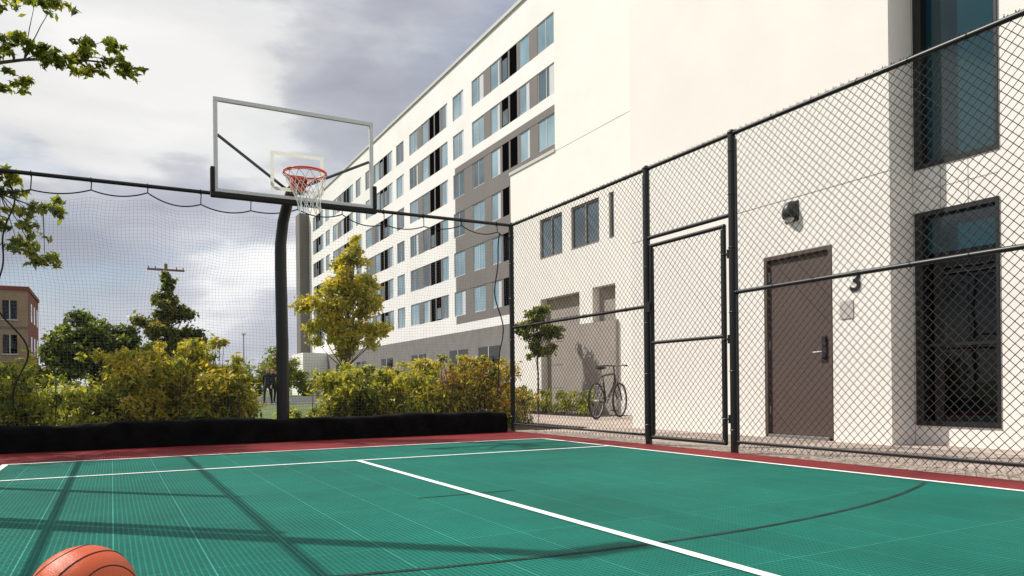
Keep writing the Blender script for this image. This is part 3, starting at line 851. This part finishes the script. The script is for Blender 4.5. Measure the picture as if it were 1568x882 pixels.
bush('shrub', [(3.85, 10.5, .36, .42, .5, .36), (4.3, 10.7, .48, .4, .5, .48)], 16, 11000, .065, B2, 7)
bush('shrub', [(4.85, 10.6, .5, .5, .5, .5), (5.4, 10.7, .5, .45, .5, .5)], 18, 14000, .065, B3, 8)
bush('shrub', [(6.0, 10.9, .25, .4, .45, .3), (6.3, 11.6, .2, .4, .4, .25)], 12, 5000, .06, B3, 9)
bush('low_shrub', [(9.2, 13.6+.7*i, .22, .3, .4, .25) for i in range(6)], 8, 6000, .06, [G_dark, G_mid, G_yel], 10)
bush('hedge', [(-6+1.3*i+.3*math.sin(i*3), 14.5+.6*math.sin(i*2.1), .4+.12*math.sin(i*1.7), .9, .7, .5+.15*math.sin(i*2.9)) for i in range(6)], 12, 14000, .10, [G_mid, G_mid, G_yel], 12)
bush('hedge', [(6.8+1.0*i, 21+2.5*i, .5, 1.0, 1.2, .65) for i in range(8)], 12, 12000, .12, [G_dark, G_mid, G_yel, G_gold], 13)

tx, ty = 4.75, 17.0
tree('ash_tree', (tx, ty, -.05), (tx+.2, ty, 3.9), [(tx+.3, ty, 4.0, .22, .22, .35), (tx+.23, ty, 3.6, .35, .35, .35), (tx-.12, ty, 3.15, .45, .45, .4), (tx+.5, ty, 3.0, .5, .5, .4), (tx-.5, ty, 2.6, .5, .5, .35), (tx+.25, ty, 2.4, .75, .6, .4), (tx-.38, ty, 2.0, .6, .5, .35), (tx+.62, ty, 1.95, .55, .5, .35), (tx+.08, ty, 1.65, .5, .45, .28)],
     11, 14000, .105, [G_oliv, G_yel, G_yel, G_gold], 21, r0=.055, fr=(.3, .52), shell=(.4, 1.05))
tx, ty = 8.95, 15.2
tree('small_tree', (tx, ty, -.05), (tx, ty, 2.3), [(tx, ty, 2.35, .3, .3, .28), (tx-.2, ty, 2.0, .4, .35, .28), (tx+.25, ty, 1.9, .4, .35, .28), (tx, ty, 1.55, .4, .35, .25)],
     10, 4200, .085, [G_deep, G_dark, G_mid, G_oliv], 22, r0=.03)
tx, ty = 2.8, 45
tree('poplar_tree', (tx, ty, -.05), (tx, ty, 7.2), [(tx, ty, 6.7, .35, .35, .7), (tx-.1, ty, 5.7, .7, .6, .7), (tx+.3, ty, 4.8, 1.0, .8, .7), (tx-.6, ty, 4.1, 1.1, .8, .7), (tx+.7, ty, 3.5, 1.3, .8, .7), (tx-.4, ty, 2.8, 1.5, 1, .6)],
     13, 11000, .24, [G_dark, G_dark, G_mid, G_oliv], 23, r0=.14, bark=M_barkd)
tree('round_tree', (-1.0, 50, -.05), (-1.0, 50, 4.5), [(-1.0, 50, 4.2, 1.6, 1.5, 1.2), (.6, 50, 3.6, 1.5, 1.4, 1.2), (-2.2, 50, 3.0, 1.4, 1.4, 1.2), (1.6, 50, 2.4, 1.3, 1.2, 1.0), (-.4, 50, 2.2, 2.2, 1.5, 1.1)],
     14, 17000, .28, [G_deep, G_dark, G_mid], 24, r0=.2, bark=M_barkd)
tree('round_tree', (-4.9, 60, -.05), (-4.9, 60, 2.4), [(-4.4, 60, 1.7, 1.5, 1.5, .8), (-2.6, 60, 2.0, 1.5, 1.5, .9)], 14, 8000, .26, [G_dark, G_mid, G_oliv], 25, r0=.15, bark=M_barkd)
tree('round_tree', (-8.6, 52, -.05), (-8.6, 52, 6.4), [(-8.4, 52, 5.9, 1.3, 1.2, 1.4), (-9.0, 52, 3.6, 1.6, 1.4, 1.5)], 14, 7000, .26, [G_deep, G_dark, G_mid], 26, r0=.2, bark=M_barkd)
rg = np.random.default_rng(31); bl = []
for i in range(60):
    x = -90+i*3.6+rg.normal(); y = 120+rg.normal()*8
    h = 3.4+1.6*math.sin(i*.7)+rg.uniform(0, 1.6); bl.append((x, y, h*.55, 3.2, 2.5, h*.55))
cl = sub_clumps(bl, 9, rg, (.3, .5)); leaves('distant_tree_line', cl, 30000, .6, [G_deep, G_dark, G_mid], rg)
rg = np.random.default_rng(32); bl = [(14.5, 75, 2.6, 1.6, 1.5, 2.2), (12.2, 72, 1.6, 1.8, 1.5, 1.5), (16.5, 80, 2.2, 1.8, 1.5, 1.9), (18.5, 80, 1.2, 1.8, 1.5, 1.2), (6, 68, 1.2, 3, 1.5, 1.0), (1, 68, 1.2, 3, 1.5, 1.0)]
cl = sub_clumps(bl, 14, rg, (.3, .5)); leaves('far_shrubbery', cl, 10000, .3, [G_dark, G_mid, G_mid, G_oliv], rg)

e = empty('maple_tree'); rg = np.random.default_rng(41)
b = MB(); tb = Vector((-3.6, 12.9, -.05))
b.path([tb, (-3.58, 12.88, 1.5), (-3.5, 12.8, 3.0), (-3.4, 12.8, 4.6), (-3.3, 12.8, 6.4)], .15, M_bark, 12, .06)
upper = [(-.86, 11.85, 5.93), (-.6, 11.75, 5.98), (-1.17, 12.0, 5.42), (-.86, 11.85, 5.28), (-.7, 11.8, 5.2), (-.55, 11.7, 5.12), (-.24, 11.55, 5.32), (-.35, 11.6, 5.2), (-.02, 11.4, 5.38), (.22, 11.3, 4.99), (.12, 11.3, 5.08), (-.16, 11.5, 5.02), (-1.2, 12.0, 4.75), (-1.05, 11.95, 4.9), (-1.45, 12.1, 5.07), (-1.35, 12.0, 5.95), (-1.3, 12.0, 5.25)]
lower = [(-1.25, 12.0, 3.35), (-.98, 11.9, 3.1), (-.68, 11.8, 3.15), (-.78, 11.8, 2.42), (-.9, 11.85, 2.5), (-1.1, 12.0, 2.62), (-.95, 11.9, 2.85), (-1.15, 12.0, 3.55), (-1.35, 12.0, 3.6), (-1.5, 12.1, 3.0), (-1.3, 12.0, 2.9)]
sA = Vector((-3.4, 12.8, 4.4)); sB = Vector((-3.5, 12.8, 2.9)); sC = Vector((-3.35, 12.8, 5.4))
b.path([sA, (-2.6, 12.5, 4.9), (-1.7, 12.2, 5.0), (-1.0, 11.9, 5.12), (-.45, 11.65, 5.15), (.15, 11.32, 5.05)], .045, M_bark, 8, .005)
b.path([sB, (-2.7, 12.5, 3.4), (-1.9, 12.2, 3.5), (-1.3, 12.0, 3.3), (-.8, 11.85, 3.1)], .04, M_bark, 8, .005)
b.path([sC, (-2.6, 12.5, 5.8), (-1.9, 12.2, 5.9), (-1.1, 11.95, 6.0)], .04, M_bark, 8, .006)
tw = []
for grp, keyp in ((upper, [(-1.7, 12.2, 5.0), (-1.0, 11.9, 5.12), (-.45, 11.65, 5.15)]), (lower, [(-1.9, 12.2, 3.5), (-1.3, 12.0, 3.3), (-.8, 11.85, 3.1)])):
    for p in grp:
        P = Vector(p); k = min(keyp, key=lambda q: (Vector(q)-P).length+(.6 if q[0] > p[0] else 0)); b.path([k, Vector(k).lerp(P, .5)+Vector((0, 0, .04)), P], .009, M_bark, 5, .003)
        for i in range(7):
            d = Vector(rg.normal(size=3)); d.normalize(); d.z = d.z*.45-.12; ln = rg.uniform(.12, .30); q = P+d*ln; b.path([P, q], .004, M_bark, 4, .002)
            for f in (.5, .8, 1.0): tw.append((*(P+d*ln*f), rg.uniform(.03, .055)))
others = []
for i in range(34):
    a = rg.uniform(0, 6.28); r = rg.uniform(.4, 1.5); others.append((-3.6+r*math.cos(a)*.9-.4, 13.2+r*math.sin(a), rg.uniform(3.0, 6.9), rg.uniform(.3, .5)))
    P = Vector(others[-1][:3]); b.path([(-3.45, 12.8, max(2.2, P.z-1.0)), P], .03, M_bark, 6, .006)
b.build('trunk_and_limbs', e, smooth=True)
leaves('foliage', tw, 3200, .12, [G_dark, G_mid, G_mid, G_yel], rg, e, up=.5, asp=.40)
leaves('upper_crown', others, 9000, .12, [G_dark, G_mid, G_yel], rg, e, up=.3, asp=.55)

# ------------------------------------------------------------------ bicycle
e = empty('bicycle', (8.40, 12.0, -.03)); e.rotation_euler = (R(0), 0, math.atan2(.515, .917))
e.scale = (1.08, 1.08, 1.08)
b = MB(); wr = .335
for cx_ in (0, 1.04):
    b.torus((cx_, 0, wr), (1, 0, 0), (0, 0, 1), wr-.02, .022, M_rubber, 40, 8)
    b.torus((cx_, 0, wr), (1, 0, 0), (0, 0, 1), wr-.045, .009, M_steel, 40, 6)
    b.tube((cx_, -.05, wr), (cx_, .05, wr), .022, M_steel, 10)
    for i in range(18):
        a = 2*math.pi*i/18; b.tube((cx_, .02*(-1)**i, wr), (cx_+(wr-.045)*math.cos(a), 0, wr+(wr-.045)*math.sin(a)), .0016, M_steel, 3, cap=False)
b.build('wheels', e, smooth=True)
b = MB(); bb = (.42, 0, .29); st = (.27, 0, .80); hd = (.80, 0, .84); hb = (.84, 0, .68)
for p, q, r in ((bb, st, .018), (st, hd, .02), (hb, bb, .024), (hd, hb, .022)): b.tube(p, q, r, M_black, 10)
for s in (-.05, .05):
    b.tube((0, s, wr), (bb[0], s*.6, bb[2]), .010, M_black, 8); b.tube((0, s, wr), (st[0], s*.3, st[2]-.04), .009, M_black, 8)
    b.path([(hb[0], s*.8, hb[2]), (hb[0]+.08, s, .55), (1.04, s, wr)], .014, M_black, 8)
b.tube(st, (.235, 0, .93), .013, M_steel, 8)
b.tube(hd, (.78, 0, .98), .014, M_black, 8)
b.path([(.72, -.30, .99), (.78, -.2, 1.0), (.82, 0, .99), (.78, .2, 1.0), (.72, .30, .99)], .012, M_black, 8)
for s in (-.29, .29): b.tube((.73, s, .99), (.66, s*1.05, .985), .018, M_rubber, 8)
b.torus((.42, -.05, .29), (1, 0, 0), (0, 0, 1), .09, .006, M_steel, 24, 5)
b.tube((.42, -.07, .29), (.50, -.08, .15), .010, M_steel, 8); b.tube((.42, .07, .29), (.34, .08, .43), .010, M_steel, 8)
b.box(.45, .55, -.17, -.08, .14, .16, M_rubber); b.box(.29, .39, .08, .17, .42, .44, M_rubber)
b.build('frame', e, smooth=True)
b = MB(); b.ball((.20, 0, .945), .14, .075, .035, M_rubber, 16, 10); b.ball((.30, 0, .95), .09, .03, .025, M_rubber, 12, 8); b.build('saddle', e, smooth=True)

# ------------------------------------------------------------------ people (far away)
def person(name, loc, rot, step, seed):
    V = [(0, 0, .95), (0, .0, 1.15), (0, .0, 1.38), (0, .01, 1.50), (0, .02, 1.60), (0, .02, 1.70)]
    Rd = [.14, .125, .135, .055, .085, .085]
    E = [(0, 1), (1, 2), (2, 3), (3, 4), (4, 5)]
    def add(p, v, r): V.append(v); Rd.append(r); E.append((p, len(V)-1)); return len(V)-1
    for s in (-1, 1):
        k = add(0, (s*.10, 0, .88), .095); k = add(k, (s*.11, s*step*.5+.04, .50), .06); k = add(k, (s*.11, s*step-.03, .09), .042); add(k, (s*.12, s*step+.14, .04), .038)
        k = add(2, (s*.19, 0, 1.38), .06); k = add(k, (s*.25, -s*step*.3-.02, 1.12), .043); k = add(k, (s*.24, -s*step*.5+.06, .88), .03); k = add(k, (s*.235, -s*step*.5+.09, .80), .032)
        add(k, (s*.225, -s*step*.5+.11, .72), .016)
    me = bpy.data.meshes.new(name); me.from_pydata(V, E, []); o = bpy.data.objects.new('tmp', me); link(o)
    sk = o.modifiers.new('s', 'SKIN')
    for i, v in enumerate(me.skin_vertices[0].data): v.radius = (Rd[i], Rd[i]*(.72 if i < 3 else 1)); v.use_root = (i == 0)
    o.modifiers.new('ss', 'SUBSURF').levels = 2
    dg = bpy.context.evaluated_depsgraph_get(); m2 = bpy.data.meshes.new_from_object(o.evaluated_get(dg)); bpy.data.objects.remove(o)
    m2.materials.clear()
    for mt in (M_skin, M_shirt, M_trous, M_hair): m2.materials.append(mt)
    for p in m2.polygons:
        c = p.center
        p.material_index = 3 if (c.z > 1.70 or (c.z > 1.56 and c.y < .0)) else 0 if (c.z > 1.49 or (abs(c.x) > .19 and c.z < .9)) else 1 if c.z > .93 else 2
        p.use_smooth = True
    e = empty(name, loc); e.rotation_euler = (0, 0, rot)
    ob = bpy.data.objects.new('body', m2); link(ob, e)
    b = MB(); b.ball((0, .12, 1.63), .014, .02, .025, M_skin, 10, 8)
    for s in (-1, 1): b.ball((s*.032, .105, 1.66), .012, .008, .008, M_rubber, 8, 6); b.ball((s*.088, .02, 1.64), .012, .022, .032, M_skin, 8, 6)
    b.ball((0, .108, 1.59), .025, .008, .006, M_orange, 8, 6)
    b.build('face', e, smooth=True)
person('person_walking', (6.62, 36.9, -.06), R(150), .22, 1)
person('person_walking', (6.95, 37.4, -.06), R(190), .12, 2)

# ------------------------------------------------------------------ camera
cam = bpy.data.cameras.new('camera'); co = bpy.data.objects.new('camera', cam); link(co)
cam.sensor_width = 36; cam.lens = 1130/1568*36; cam.shift_y = 152/1568; cam.clip_start = .05; cam.clip_end = 3000
yaw = R(28.48); fwd = Vector((math.sin(yaw), math.cos(yaw), 0)); right = Vector((math.cos(yaw), -math.sin(yaw), 0)); up = Vector((0, 0, 1))
roll = R(.6); r2 = right*math.cos(roll)-up*math.sin(roll); u2 = up*math.cos(roll)+right*math.sin(roll)
M = Matrix((( r2.x, u2.x, -fwd.x, 0), (r2.y, u2.y, -fwd.y, 0), (r2.z, u2.z, -fwd.z, .62), (0, 0, 0, 1)))
co.matrix_world = M
scene.camera = co
